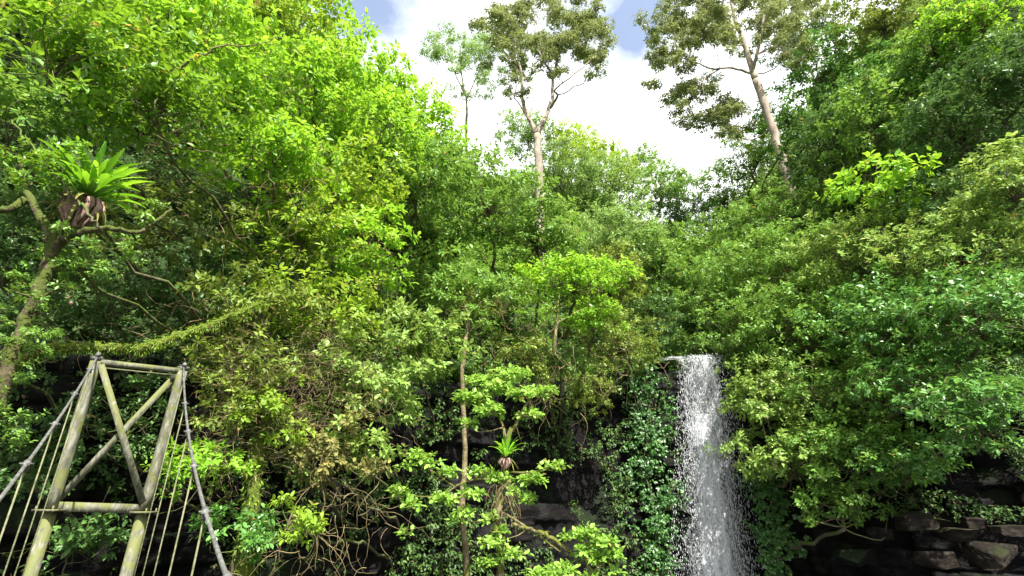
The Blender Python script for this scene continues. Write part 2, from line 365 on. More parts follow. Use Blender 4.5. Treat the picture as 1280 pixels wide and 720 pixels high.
# ------------------------------------------------------------------ waterfall
def watermat(name, lo, hi, fine=26):
    m, nt, out, N = nmat(name); L = nt.links.new
    uv = N('ShaderNodeAttribute', attribute_name='rnd')
    g = N('ShaderNodeNewGeometry')
    mp = N('ShaderNodeMapping'); mp.inputs['Scale'].default_value = (5,5,.3); L(g.outputs['Position'], mp.inputs[0])
    n1 = N('ShaderNodeTexNoise'); n1.inputs['Scale'].default_value = 1.5; n1.inputs['Detail'].default_value = 5; n1.inputs['Roughness'].default_value = .7; L(mp.outputs[0], n1.inputs['Vector'])
    mp2 = N('ShaderNodeMapping'); mp2.inputs['Scale'].default_value = (1,1,.22); L(g.outputs['Position'], mp2.inputs[0])
    n2 = N('ShaderNodeTexNoise'); n2.inputs['Scale'].default_value = fine; n2.inputs['Detail'].default_value = 3; L(mp2.outputs[0], n2.inputs['Vector'])
    a = N('ShaderNodeMath', operation='ADD'); L(n1.outputs[0], a.inputs[0]); L(n2.outputs[0], a.inputs[1])
    e = N('ShaderNodeMath', operation='MULTIPLY_ADD'); e.inputs[1].default_value = -.42; L(uv.outputs['Fac'], e.inputs[0]); L(a.outputs[0], e.inputs[2])
    r = N('ShaderNodeMapRange'); r.inputs[1].default_value = lo; r.inputs[2].default_value = hi; L(e.outputs[0], r.inputs[0])
    b = N('ShaderNodeBsdfPrincipled'); b.inputs['Base Color'].default_value = (.66,.68,.72,1); b.inputs['Roughness'].default_value = .35
    tl = N('ShaderNodeBsdfTranslucent'); tl.inputs[0].default_value = (.8,.82,.84,1)
    m1 = N('ShaderNodeMixShader'); m1.inputs[0].default_value = .3; L(b.outputs[0], m1.inputs[1]); L(tl.outputs[0], m1.inputs[2])
    tr = N('ShaderNodeBsdfTransparent'); mx = N('ShaderNodeMixShader'); L(r.outputs[0], mx.inputs[0]); L(tr.outputs[0], mx.inputs[1]); L(m1.outputs[0], mx.inputs[2])
    L(mx.outputs[0], out.inputs[0]); return m
def fall():
    # centre line and half width against height, in world metres; lip at z ~ 7.5
    lip = at(874, 446, 28.2)
    def sheet(z0, z1, c0, c1, w0, w1, out, nx=26, nz=90, core=0):
        V=[];R=[]
        for j in range(nz):
            t = j/(nz-1); z = z0+(z1-z0)*t; fall_ = math.sqrt(max(z0-z,0)); f2 = (z0-z)
            cx_ = c0+(c1-c0)*t; w = w0+(w1-w0)*t
            for i in range(nx):
                q = i/(nx-1)*2-1
                V.append((cx_+q*w+.05*mnoise.noise((q*3, z*.7, out*9)), 28.2-out-.32*fall_+.12*mnoise.noise((q*4, z*.6, out*5))+.15*q*q, z))
        V = np.array(V); i = (np.arange(nz-1)[:,None]*nx+np.arange(nx-1)[None,:]).ravel()
        Q = np.stack([i,i+1,i+nx+1,i+nx], -1); qq = np.abs((Q[:,0] % nx)/(nx-1)*2-1)
        return V, Q, np.clip((qq-.45)/.55, 0, 1)**1.5
    z0 = lip[2]
    root = empty('waterfall', (lip[0], 28.2, -4.8), None, None); tag(root, kind='structure')
    V, Q, R = sheet(z0, -4.9, lip[0]-.2, lip[0]-1.35, 1.55, 2.3, .05)
    mk('veil', V, [Q], watermat('water_veil', .9, 1.4, 16), root, True, R)
    V, Q, R = sheet(z0+.02, -4.9, lip[0]-.1, lip[0]-1.3, 1.1, 1.5, .35)
    mk('curtain', V, [Q], watermat('water_curtain', .84, 1.3, 24), root, True, R)
    V, Q, R = sheet(z0-3.3, -4.9, lip[0]-.65, lip[0]-1.35, .4, 1.05, .75)
    mk('plunge_stream', V, [Q], watermat('water_core', .6, 1.12, 26), root, True, R)
    # stream running over the lip
    xs = np.linspace(-1.75, 1.3, 20); V=[]
    for j in range(16):
        y = 28.2+j*.25
        for x in xs: V.append((lip[0]+x+.1*math.sin(j*.6), y-(0.05 if j == 0 else 0), z0+.03+.05*j+.05*mnoise.noise((x*2,y*2,1))-(.12 if j == 0 else 0)))
    i = (np.arange(15)[:,None]*20+np.arange(19)[None,:]).ravel()
    mk('lip_stream', np.array(V), [np.stack([i,i+1,i+21,i+20], -1)], watermat('water_lip', .8, 1.25, 12), root, True, np.zeros(len(i)))
    # frozen drops
    n = 17000; t = rng.uniform(0,1,n)**.8; z = z0-t*(z0+4.9)
    w = (1.15+1.0*t)
    x = lip[0]-.05-1.35*t+np.clip(rng.normal(size=n)*.5, -1.1, 1.1)*w; y = 28.2-.25-.32*np.sqrt(z0-z)-np.abs(rng.normal(size=n))*.35
    P = np.stack([x,y,z], -1); s = rng.uniform(.005,.013,n)[:,None]; l = s*rng.uniform(2,9,(n,1))
    o = np.array([(1,0,0),(0,1,0),(-1,0,0),(0,-1,0)], float)
    V = np.stack([P+o[k]*s for k in range(4)]+[P+np.array([0,0,1])*l, P-np.array([0,0,1])*l], 1).reshape(-1,3)
    T = np.array([(0,1,4),(1,2,4),(2,3,4),(3,0,4),(1,0,5),(2,1,5),(3,2,5),(0,3,5)])
    Fc = (np.arange(n)[:,None,None]*6+T[None]).reshape(-1,3)
    dm = solidmat('water_drop', [(.5,.52,.55),(.66,.68,.7)], 2, .25, 0, spec=.6)
    tag(mk('spray', V, [Fc], dm), kind='stuff'); bpy.data.objects['spray']['label'] = 'white droplets scattering around the falling water'; bpy.data.objects['spray']['category'] = 'spray'
fall()
# ------------------------------------------------------------------ boulders / ledge blocks
def rockmesh(name, c, r, mat, label, group, seed, cat='rock'):
    import bmesh
    bm = bmesh.new(); bmesh.ops.create_icosphere(bm, subdivisions=4, radius=1)
    rs = np.random.default_rng(seed); pl = unit(np.vstack([rs.normal(size=(5,3)), np.eye(3)+rs.normal(size=(3,3))*.18, -np.eye(3)+rs.normal(size=(3,3))*.18])); dl = rs.uniform(.42,.62,11); V=[]
    for q in bm.verts:
        p = np.array(q.co); 
        for a, d in zip(pl, dl):
            h = p@a
            if h > d: p = p-a*(h-d)
        p = p*1.45*(1+.05*mnoise.fractal(tuple(p*3.2+seed), 1, 2, 4)); V.append(p*np.array(r))
    Fc = np.array([[w.index for w in f.verts] for f in bm.faces]); bm.free()
    V = np.array(V)@np.array([[math.cos(seed),math.sin(seed),0],[-math.sin(seed),math.cos(seed),0],[0,0,1]])
    o = mk(name, V, [Fc], mat); o.location = tuple(c); tag(o, label, cat, group); return o
RG = 'blocks jutting from the dark ledge'
for i, (u, v, Y, a, b, c, lab) in enumerate([
    (1140,652,21.0,.75,.5,.42,'mossy angular block in the middle of the dark ledge'),
    (1218,655,20.0,.42,.35,.34,'pale upright stone right of the mossy ledge block'),
    (1195,668,20.3,.8,.5,.35,'reddish brown block between two grey ones on the ledge'),
    (1262,662,19.5,.6,.45,.26,'flat pale stone on the ledge near the right edge'),
    (1100,668,21.6,.6,.4,.3,'low green stained stone at the left end of the ledge'),
    (1235,694,19.8,.9,.6,.55,'large brown block low under the ledge on the right'),
    (1165,700,20.6,.8,.6,.45,'dark block below the mossy ledge block'),
    (1060,695,22.4,.8,.6,.4,'dark wet block under the hanging bush tips'),
    (822,458,28.1,.75,.6,.35,'reddish flat block left of the waterfall lip'),
    (848,642,27.2,.85,.6,.28,'grey wet ledge stone splashed by the waterfall on its left'),
    (836,578,27.5,.7,.5,.22,'thin wet slab beside the waterfall at half height'),
    (925,620,27.6,.6,.5,.7,'dark block right behind the waterfall spray'),
    ]):
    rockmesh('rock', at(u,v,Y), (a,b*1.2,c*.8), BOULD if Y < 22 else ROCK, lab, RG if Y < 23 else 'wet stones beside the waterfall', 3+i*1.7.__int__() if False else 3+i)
# ------------------------------------------------------------------ bridge tower and ropes
TL = at(120,452,8.0); TR = at(228,464,8.78)
BL = at(65,633,8.0);  BR = at(180,636,8.78)
side = TR-TL; side[2]=0; side = side/np.linalg.norm(side); fw = np.array([side[1], -side[0], 0])   # toward the near bank
def stripes(a, b, w, d, name, mat, parent):
    """angle-iron style member from a to b"""
    a = np.asarray(a,float); b = np.asarray(b,float); ax = unit(b-a); ref = fw; u_ = unit(np.cross(ax, ref)); w_ = np.cross(u_, ax)
    mb = MB(); L = np.linalg.norm(b-a)/2; c = (a+b)/2
    mb.box(c+w_*d*.42, (L, w/2, d*.08), [ax, u_, w_]); mb.box(c+u_*w*.42-w_*d*.08, (L, w*.08, d*.42), [ax, u_, w_]); mb.box(c-u_*w*.42-w_*d*.08, (L*.998, w*.08, d*.42), [ax, u_, w_])
    return mb.build(name, mat, parent)
tw = empty('bridge_tower', ((TL[0]+TR[0])/2, (TL[1]+TR[1])/2, float(zt(-6.2,8.4))), 'weathered steel bridge tower with crossed braces under the mossy bough', 'tower')
for T_, B_ in ((TL,BL),(TR,BR)):
    foot = np.array([B_[0]-(T_[0]-B_[0])*.8, B_[1], float(zt(B_[0],B_[1]))-.2]); mid = np.array([B_[0], B_[1], B_[2]-.02])
    leg = MB(); leg.tube([mid+(T_-mid)*t for t in np.linspace(0,1,9)], .078, 12, .03)
    lo = leg.build('leg', STEEL, tw, True)
    fl = MB(); fl.tube([foot, mid-(0,0,.05)], .084, 12, .03); fl.build('lower_leg', CABLE if False else STEEL, tw, True)
    jp = MB(); jp.box(mid+np.array([0,0,-.03]), (.15,.15,.014)); 
    for q in ((-.12,-.12),(.12,-.12),(.12,.12),(-.12,.12)): jp.tube([mid+np.array([q[0],q[1],-.07]), mid+np.array([q[0],q[1],.03])], .012, 6)
    jp.build('flange', STEEL, lo)
    cp = MB(); cp.box(T_+np.array([0,0,.05]), (.07,.05,.03)); cp.tube([T_-fw*.1+np.array([0,0,.1]), T_+fw*.1+np.array([0,0,.1])], .035, 8); cp.build('cable_saddle', CABLE, tw)
tb = MB(); tb.tube([TL+side*.05, TR-side*.0], .048, 10, .02); tb.tube([TL+side*.1-np.array([0,0,.085]), TR-side*.1-np.array([0,0,.085])], .012, 6); tb.build('top_rail', STEEL, tw, True)
stripes(BL+side*.04, BR-side*.04, .13, .07, 'crossbar', STEEL, tw)
stripes(TL+side*.07+fw*.06-np.array([0,0,.05]), BR-side*.05+fw*.06+np.array([0,0,.1]), .09, .05, 'brace', STEEL, tw)
stripes(TR-side*.07-fw*.06-np.array([0,0,.06]), BL+side*.05-fw*.06+np.array([0,0,.1]), .09, .05, 'brace', STEEL, tw)
for T_, s_ in ((TL,1),(TR,-1)):
    g = MB(); g.box(T_+side*s_*.05-np.array([0,0,.06]), (.1,.006,.1), [side, fw, (0,0,1)]); g.build('gusset_plate', STEEL, tw)
# main ropes sag toward the near bank: (anchor, direction, end pixel guides)
bd = np.array([.75,-1.0,0]); bl = np.linalg.norm(bd)
def rope_pts(T_, co, n=30, tmax=8.2):
    t = np.linspace(0, tmax, n); z = T_[2]+.09 - co[0]*t + co[1]*t*t
    return np.stack([T_[0]+bd[0]*t, T_[1]+bd[1]*t, z], -1)
DECK = -2.15
for nm, T_, drop, lab, hl in (('main_cable', TL, (.62,.026), 'steel cable running off the left side of the tower to the left picture edge', 'left'),
                          ('main_cable', TR, (.635,.030), 'thick clamped steel cable sagging from the right top of the tower', 'right')):
    P = rope_pts(T_, drop); r0 = empty('suspension_cable', P[0], lab, 'cable', 'main cables of the footbridge')
    mb = MB(); mb.tube(P, .0145, 8); back = T_-bd*np.array([4,4,0]); back[2] = float(zt(back[0], back[1]))-.1
    mb.tube(limb(P[0], back, .0, 0, 5), .0145, 8); mb.build('rope', CABLE, r0, True)
    for k, t in enumerate(np.arange(.6, 8, 1.0)):
        q = np.array([np.interp(t, np.linspace(0,8.2,30), P[:,a]) for a in range(3)])
        cl = MB(); ax = unit(bd*np.array([1,1,0])+np.array([0,0,-.5])); 
        cl.tube([q-ax*.04, q+ax*.04], .027, 8); cl.box(q+np.array([0,0,-.035]), (.01,.03,.02)); cl.tube([q+side*.045, q-side*.045], .008, 6); c_ = cl.build('clamp', CABLE, r0)
        h = MB(); lean = fw*0
        h.tube([q, np.array([q[0],q[1],DECK+.02])], .0075, 5); h.build('hanger', ROPE, r0)
dk = empty('footbridge_deck', (TL[0],TL[1],DECK), 'timber plank footbridge deck hung below the cables', 'footbridge')
c0 = (TL+TR)/2; p_ = MB(); st = MB()
for k in range(60):
    q = c0+bd*np.array([1,1,0])*k*.15; q[2] = DECK; p_.box(q, (.56,.07,.02), [side, fw, (0,0,1)])
for s_ in (-.45,.45):
    a = c0+side*s_; a[2] = DECK-.07; b_ = a+bd*9; b_[2] = DECK-.07; st.tube([a,b_], .04, 6)
p_.build('planks', WOOD, dk); st.build('stringers', STEEL, dk)
# ------------------------------------------------------------------ undergrowth (stuff)
def scatter(n, xr, yr, dr, dens=None):
    x = rng.uniform(*xr, n); y = rng.uniform(*yr, n); d = cdist(x, y)
    m = (d > dr[0]) & (d < dr[1]); x, y = x[m], y[m]; z = zt(x, y)
    P = np.stack([x,y,z], -1); u, v = project(P); m = (u > -220) & (u < 1500) & (v > -260) & (v < 840) & (y > 1)
    return P[m]
def snorm(P):
    e = .25; zx = (zt(P[:,0]+e, P[:,1])-zt(P[:,0]-e, P[:,1]))/(2*e); zy = (zt(P[:,0], P[:,1]+e)-zt(P[:,0], P[:,1]-e))/(2*e)
    return unit(np.stack([-zx,-zy,np.ones(len(P))], -1))
def under(name, n, xr, yr, dr, leaf, mat, label, cat, thick=1.0, wr=.5, hi=False, k=9):
    P = scatter(n, xr, yr, dr); Nn = snorm(P)
    clump = np.array([mnoise.noise((p[0]*.6, p[1]*.6, p[2]*.6)) for p in P])
    P = P + Nn*(rng.uniform(.05,1,(len(P),1))*thick*(.65+.7*clump[:,None])) ; m = clump > -.35; P, Nn = P[m], Nn[m]
    fo = Foliage(); fo.add(*sprays(P, Nn*.7+np.array([0,0,.5])+rng.normal(size=P.shape)*.35, k, leaf, wr, hi))
    o = fo.build(name, LM[mat]); tag(o, label, cat, kind='stuff'); return len(P)*k
c = 0
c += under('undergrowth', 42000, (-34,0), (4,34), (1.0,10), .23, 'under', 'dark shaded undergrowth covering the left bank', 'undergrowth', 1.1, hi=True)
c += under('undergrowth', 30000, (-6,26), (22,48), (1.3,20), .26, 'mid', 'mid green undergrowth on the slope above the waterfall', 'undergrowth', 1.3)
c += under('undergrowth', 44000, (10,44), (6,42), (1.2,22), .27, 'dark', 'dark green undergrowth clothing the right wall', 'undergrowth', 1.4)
c += under('upper_canopy', 36000, (-40,0), (4,50), (7,30), .34, 'mid', 'green canopy high on the left bank filling in behind the bright trees', 'forest', 3.0)
c += under('distant_forest', 52000, (-30,75), (38,105), (9,90), .42, 'far', 'far off forest canopy on the slopes around the sky notch', 'forest', 3.6)
# plants clinging to the rock walls
def wallplants(n, x0, x1, zr, leaf, mat, label, thr=.0, cat='wall plants'):
    seg = np.linalg.norm(np.diff(CURVE, axis=0), axis=1); cum = np.r_[0, np.cumsum(seg)]
    s = rng.uniform(0, cum[-1], n*6); x = np.interp(s, cum, CURVE[:,0]); y = np.interp(s, cum, CURVE[:,1]); m = (x > x0) & (x < x1); x, y, s = x[m][:n], y[m][:n], s[m][:n]
    z = rng.uniform(*zr, len(x)); i = np.clip(np.searchsorted(cum, s)-1, 0, len(seg)-1)
    d = (CURVE[i+1]-CURVE[i])/seg[i][:,None]; nrm = np.stack([d[:,1], -d[:,0], np.zeros(len(d))], -1)
    k = np.array([mnoise.noise((a*.45, b*.55, 4.2)) for a, b in zip(s, z)]); m = k > thr
    P = np.stack([x,y,z], -1)+nrm*rng.uniform(.5,1.25,(len(x),1)); P, nrm = P[m], nrm[m]
    fo = Foliage(); fo.add(*sprays(P, nrm+np.array([0,0,.3])+rng.normal(size=P.shape)*.3, 7, leaf, .5, leaf > .14, .45))
    tag(fo.build('wall_plants', LM[mat]), label, cat, kind='stuff')
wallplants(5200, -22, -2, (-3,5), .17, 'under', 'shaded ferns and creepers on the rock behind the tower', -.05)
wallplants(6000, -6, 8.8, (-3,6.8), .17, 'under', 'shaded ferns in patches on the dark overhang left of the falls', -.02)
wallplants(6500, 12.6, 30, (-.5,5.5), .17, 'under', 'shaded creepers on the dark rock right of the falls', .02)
# ------------------------------------------------------------------ plants; u, v, distance, half width and half height in photo pixels
GL = 'bright trees massed on the left bank'; GM = 'trees on the middle slope'; GR = 'bushes and trees on the right wall'; GS = 'far trees along the skyline'
def T(*a, **k): return plant(*a, **k)
# left bank, far to near
T('bright_tree', 575,230,27,58,50,.20,'mid','mid green tree just below the slim pale skyline tree','tree',group=GL)
T('bright_tree', 522,180,25,58,54,.19,'lime','bright green tree whose top forms the left skyline shoulder','tree',group=GL)
T('bright_tree', 475,125,23,60,55,.18,'lime','lime green tree at the top of the left skyline beside the sky gap','tree',group=GL)
T('dark_tree', 610,255,25,85,52,.17,'mid','spreading dark limbed tree under the tall two forked gum','tree',group=GL,gaps=.2)
T('bright_tree', 395,65,18,72,68,.17,'lime','lime green tree touching the top edge left of the sky gap','tree',group=GL)
T('bright_tree', 520,225,20,75,60,.17,'mid','mid green tree with dark limbs showing through its lower crown','tree',group=GL,gaps=.15)
T('bright_tree', 465,190,18,75,62,.16,'lime','lime green dome shaped tree below the left skyline','tree',group=GL)
T('bright_tree', 335,20,14.5,95,70,.16,'yell','yellow green fine leaved tree at the top of the left bank','tree',group=GL)
T('bright_tree', 395,120,15,85,66,.155,'lime','vivid lime tree in the centre of the upper left bank','tree',group=GL)
T('bright_tree', 300,120,13,85,60,.15,'lime','lime green tree with a bare pale branch across it','tree',group=GL)
T('bright_tree', 420,235,15,80,52,.15,'yell','yellow green tree above the tangled vines','tree',group=GL)
T('bright_tree', 455,320,15,62,50,.16,'lime','bright lime tree overhanging the brown thicket edge','tree',group=GL)
T('bright_tree', 345,205,12.5,85,52,.14,'lime','lime leaved tree spreading right of the nest fern','tree',group=GL)
T('shade_tree', 215,290,12.5,95,50,.13,'olive','thin olive leaved tree in the shade below the nest fern','tree',group=GL,gaps=.4)
T('broadleaf_tree', 215,30,9.5,120,75,.15,'lime','large bright leaved tree at the top left','tree',group=GL)
T('broadleaf_tree', 205,130,8.8,105,60,.13,'broad','broad leaved tree directly above the nest fern','tree',group=GL)
T('broadleaf_tree', 80,70,7.6,140,85,.14,'broad','broad leaved tree filling the top left corner with heart shaped leaves','tree',group=GL,gaps=.05)
T('broadleaf_tree', 20,160,7.6,80,50,.12,'mid','darker broad leaved tree at the left picture edge','tree',group=GL,gaps=.25)
T('understory_tree', 15,430,9.0,45,70,.08,'dark','dark ivy like leaves wrapping the lower mossy trunk','shrub',group=GL,gaps=.3)
T('understory_tree', 105,325,8.6,55,28,.07,'mid','mid green sprays just below the nest fern base','shrub',group=GL,gaps=.45)
T('understory_tree', 20,320,9.5,75,80,.10,'dark','dark small leaved tree left of the forked mossy trunk','tree',group=GL,gaps=.2)
T('understory_tree', 140,370,11.5,80,50,.10,'dark','dim small leaved shrub behind the forked trunk','tree',group=GL,gaps=.45)
T('understory_tree', 260,360,12.5,70,45,.12,'dark','dark shrub between the nest fern and the yellow thicket','tree',group=GL,gaps=.4)
# thicket above the vines
T('thicket_shrub', 380,300,13.5,85,48,.13,'yell','yellow green shrub on top of the tangled thicket','shrub',group=GL,gaps=.1)
T('thicket_shrub', 335,385,11.8,80,48,.12,'olive','olive green shrub crowning the mossy bough end','shrub',group=GL,gaps=.15)
T('thicket_shrub', 350,520,11.3,60,45,.09,'yell','small leaved golden green shrub in the middle of the vine mass','shrub',group=GL,gaps=.35)
T('thicket_shrub', 420,570,12.3,55,50,.10,'dry','brown withered shrub above the bare roots','shrub',group=GL,gaps=.35)
T('thicket_shrub', 300,515,10.9,48,50,.08,'olive','olive straw coloured dead foliage between cable and mossy column','shrub',group=GL,gaps=.4)
T('thicket_shrub', 405,385,13,75,50,.13,'yell','yellow tinged shrub in the centre of the vine thicket','shrub',group=GL,gaps=.15)
T('thicket_shrub', 315,455,11.2,70,48,.11,'olive','sparse leaved shrub threaded with brown vines beside the tower','shrub',group=GL,gaps=.35)
T('thicket_shrub', 430,470,13.5,60,48,.13,'pale','pale leaved shrub right of the brown vine tangle','shrub',group=GL,gaps=.25)
T('thicket_shrub', 255,590,10.5,50,46,.08,'lime','small bright green bush right of the sagging cable','shrub',group=GL,gaps=.3)
T('thicket_shrub', 300,660,10.6,45,45,.08,'glossy','small leaved green bush at the foot of the mossy column','shrub',group=GL,gaps=.3)
T('thicket_shrub', 395,560,13,40,50,.10,'pale','round leaved sprig hanging over the bare roots','shrub',group=GL,gaps=.6)
T('thicket_shrub', 455,560,13,45,40,.12,'pale','pale leaved low shrub right of the withered brown one','shrub',group=GL,gaps=.3)
T('thicket_shrub', 365,645,11,40,30,.08,'yell','small golden green shrub among the bare roots','shrub',group=GL,gaps=.5)
T('thicket_shrub', 90,680,9.6,60,40,.09,'dark','dim low bush between the legs of the tower','shrub',group=GL,gaps=.4)
T('thicket_shrub', 40,560,9.8,50,70,.10,'dark','dark bush behind the left cable hangers','shrub',group=GL,gaps=.3)
T('thicket_shrub', 165,520,11.5,50,60,.08,'dark','dim sparse shrub seen through the crossed braces','shrub',group=GL,gaps=.6)
# light green shrub group, centre left
T('pale_shrub', 520,430,16.5,66,48,.16,'pale','pale green layered shrub left of the slender bare trunk','shrub',group=GM,flat=.4)
T('pale_shrub', 495,490,15.5,48,40,.15,'pale','pale green lower shrub drooping over the dark hollow','shrub',group=GM,flat=.4,gaps=.15)
T('pale_shrub', 460,400,15.5,45,40,.15,'pale','pale green shrub merging into the yellow thicket','shrub',group=GM,flat=.4)
# middle slope
T('slope_tree', 560,345,22,72,38,.17,'mid','mid green twiggy shrub above the pale layered shrub','shrub',group=GM,gaps=.1)
T('slope_tree', 600,395,22,52,36,.17,'olive','dull green bush right of the slender bare trunk top','shrub',group=GM,gaps=.3)
T('slope_tree', 672,303,26,66,44,.17,'mid','green tree hiding the foot of the tall forked gum','tree',group=GM)
T('slope_tree', 770,305,33,62,48,.20,'far','pale olive green rounded tree right of the gum trunk base','tree',group=GM)
T('slope_tree', 700,230,48,50,50,.28,'far','yellow green tree beside the gum trunk on the middle slope','tree',group=GM)
T('slope_tree', 760,240,50,50,48,.28,'far','rounded green tree halfway up the middle slope','tree',group=GM)
T('slope_tree', 825,235,55,40,38,.28,'mid','small dark green tree at the right of the far ridge','tree',group=GM)
T('slope_tree', 720,180,62,36,26,.32,'yell','yellow crowned tree on the ridge right of the gum fork','tree',group=GS)
T('slope_tree', 660,170,62,48,26,.32,'far','low green treetop on the ridge behind the gum fork','tree',group=GS)
T('slope_tree', 790,205,60,36,20,.3,'mid','deep green treetop low on the ridge','tree',group=GS)
T('slope_tree', 848,232,60,20,14,.3,'dark','small dark bush at the right end of the ridge','tree',group=GS)
T('slope_tree', 760,360,30,55,48,.17,'olive','olive tree behind the flat topped bright tree','tree',group=GM)
T('slope_tree', 820,330,34,45,55,.18,'mid','mid green tree above the waterfall lip','tree',group=GM)
T('slope_tree', 850,275,42,42,35,.2,'dark','dark green tree in the crease between the two slopes','tree',group=GM)
T('slope_tree', 775,430,27,45,50,.13,'olive','grey green hanging bush left of the waterfall lip','shrub',group=GM,low=-.9)
T('slope_tree', 725,490,25.5,48,32,.13,'olive','dim bush over the black overhang','shrub',group=GM,gaps=.2,low=-.9)
T('slope_tree', 818,405,29,30,34,.14,'dark','dark ivy clad shrub right above the red lip stone','shrub',group=GM)
T('flat_topped_tree', 716,354,20.5,74,31,.15,'lime','flat topped bright lime tree in the centre of the picture','tree',group=GM,flat=.4,upb=.75,cov=6)
T('flat_topped_tree', 740,400,21,48,20,.14,'lime','yellowish lower branches of foliage under the flat topped tree','shrub',group=GM,flat=.4,gaps=.2)
T('slope_tree', 655,450,21,42,30,.15,'olive','vine hung olive bush left of the central trunk','shrub',group=GM,gaps=.3)
T('slope_tree', 700,455,22.5,42,30,.14,'mid','mid green shrub behind the central trunk','shrub',group=GM,gaps=.3)
# right wall, far to near
T('slope_tree', 735,215,54,60,40,.28,'yell','golden green treetop directly right of the tall gum trunk','tree',group=GM)
T('wall_tree', 905,250,46,45,40,.22,'mid','mid green tree low on the right skyline','tree',group=GR)
T('wall_tree', 940,195,42,45,38,.22,'mid','green tree left of the leaning pale trunk','tree',group=GR)
T('wall_tree', 985,150,36,45,42,.22,'glossy','green bush on the skyline right of the leaning trunk','tree',group=GR)
T('wall_tree', 930,310,34,72,52,.18,'mid','mid green bush below the right skyline','tree',group=GR)
T('wall_tree', 870,330,34,35,40,.18,'mid','green bush at the upper left of the right wall','tree',group=GR)
T('wall_tree', 1035,95,30,50,48,.2,'glossy','bright tipped bush where the right skyline begins to climb','tree',group=GR)
T('wall_tree', 1045,185,28,65,52,.2,'dark','dark glossy tree beside the leaning trunk foot','tree',group=GR)
T('wall_tree', 1100,25,27,62,45,.2,'olive','olive tree touching the top edge at the right skyline','tree',group=GR)
T('wall_tree', 1000,45,40,50,38,.22,'dark','dark blue green crown behind the leaning trunk','tree',group=GR,gaps=.2)
T('wall_tree', 1135,110,24,75,52,.19,'glossy','glossy green bush high on the right wall','tree',group=GR)
T('wall_tree', 1222,28,20,60,38,.17,'lime','lime tipped tree at the top right','tree',group=GR)
T('wall_tree', 1165,62,22,55,36,.18,'mid','mid green bush between the glossy bush and the lime tipped tree','tree',group=GR)
T('wall_tree', 1270,95,18,60,60,.17,'dark','dark shaded tree in the top right corner','tree',group=GR)
T('wall_tree', 1200,160,20,80,50,.17,'dark','dark leaved bush under the lime tipped tree','tree',group=GR)
T('wall_tree', 1090,155,24,60,45,.18,'mid','mid green bush in the upper middle of the right wall','tree',group=GR)
T('wall_tree', 985,265,30,62,42,.17,'mid','fine leaved bush at the foot of the leaning trunk','tree',group=GR)
T('wall_tree', 1100,238,21,58,34,.24,'lime','bright large leaved shrub standing out on the right wall','shrub',group=GR,gaps=.1,flat=.45)
T('wall_tree', 1262,230,17,55,55,.16,'pale','grey green tree on the right picture edge','tree',group=GR)
T('wall_tree', 1190,265,20,60,45,.16,'dark','dark hollow bush right of the large leaved shrub','tree',group=GR,gaps=.1)
T('wall_tree', 905,362,30,66,50,.16,'mid','dense fine leaved bush above the waterfall','shrub',rcf=1.25,group=GR)
T('wall_tree', 985,335,27,85,58,.155,'mid','rounded fine leaved bush in the middle of the right wall','shrub',rcf=1.25,group=GR)
T('wall_tree', 1070,320,23,85,52,.15,'pale','broad pale green bush left of the deep green one','shrub',group=GR)
T('wall_tree', 1195,315,19,95,52,.15,'pale','pale grey green bush sweeping to the right edge','shrub',group=GR)
T('hanging_bush', 928,415,27,58,46,.15,'mid','green bush hanging right over the waterfall lip','shrub',group=GR,low=-.8)
T('hanging_bush', 1005,410,24.5,95,55,.15,'mid','mid green hanging bush right of the waterfall lip','shrub',rcf=1.25,group=GR,low=-.8)
T('hanging_bush', 1110,400,20.5,90,55,.15,'glossy','fresh green hanging bush in the right centre','shrub',rcf=1.25,group=GR,low=-.8)
T('hanging_bush', 1220,395,17.5,95,60,.14,'glossy','deep green glossy bush with upright leaf tips','shrub',rcf=1.25,group=GR,low=-.8)
T('hanging_bush', 965,490,24.2,60,48,.15,'pale','light green bush leaning toward the falling water','shrub',group=GR,low=-.9)
T('hanging_bush', 1045,490,22,80,44,.14,'mid','mid green hanging bush second to the right of the falls at half height','shrub',group=GR,low=-.9,gaps=.15)
T('hanging_bush', 1140,480,19,70,42,.13,'glossy','fringe of glossy leaves over the dark hollow','shrub',group=GR,low=-.9,gaps=.1)
T('hanging_bush', 985,565,23.4,80,52,.15,'pale','lowest light bush reaching over the right side of the falls','shrub',rcf=1.25,group=GR,low=-.9)
T('hanging_bush', 1065,575,21.6,78,50,.14,'mid','mid green bush with leaf tips hanging into the dark','shrub',rcf=1.25,group=GR,low=-.9,gaps=.1)
T('hanging_bush', 1130,575,20.2,60,40,.13,'glossy','glossy leaf fringe hanging in front of the black hollow above the ledge','shrub',group=GR,low=-.9,gaps=.2)
T('hanging_bush', 1220,520,16.5,80,52,.14,'glossy','glossy drooping bush near the right edge','shrub',group=GR,low=-.9,gaps=.1)
T('hanging_bush', 1050,640,21.5,55,36,.13,'mid','mid green leaf tips hanging lowest above the ledge','shrub',group=GR,low=-.9,gaps=.35)
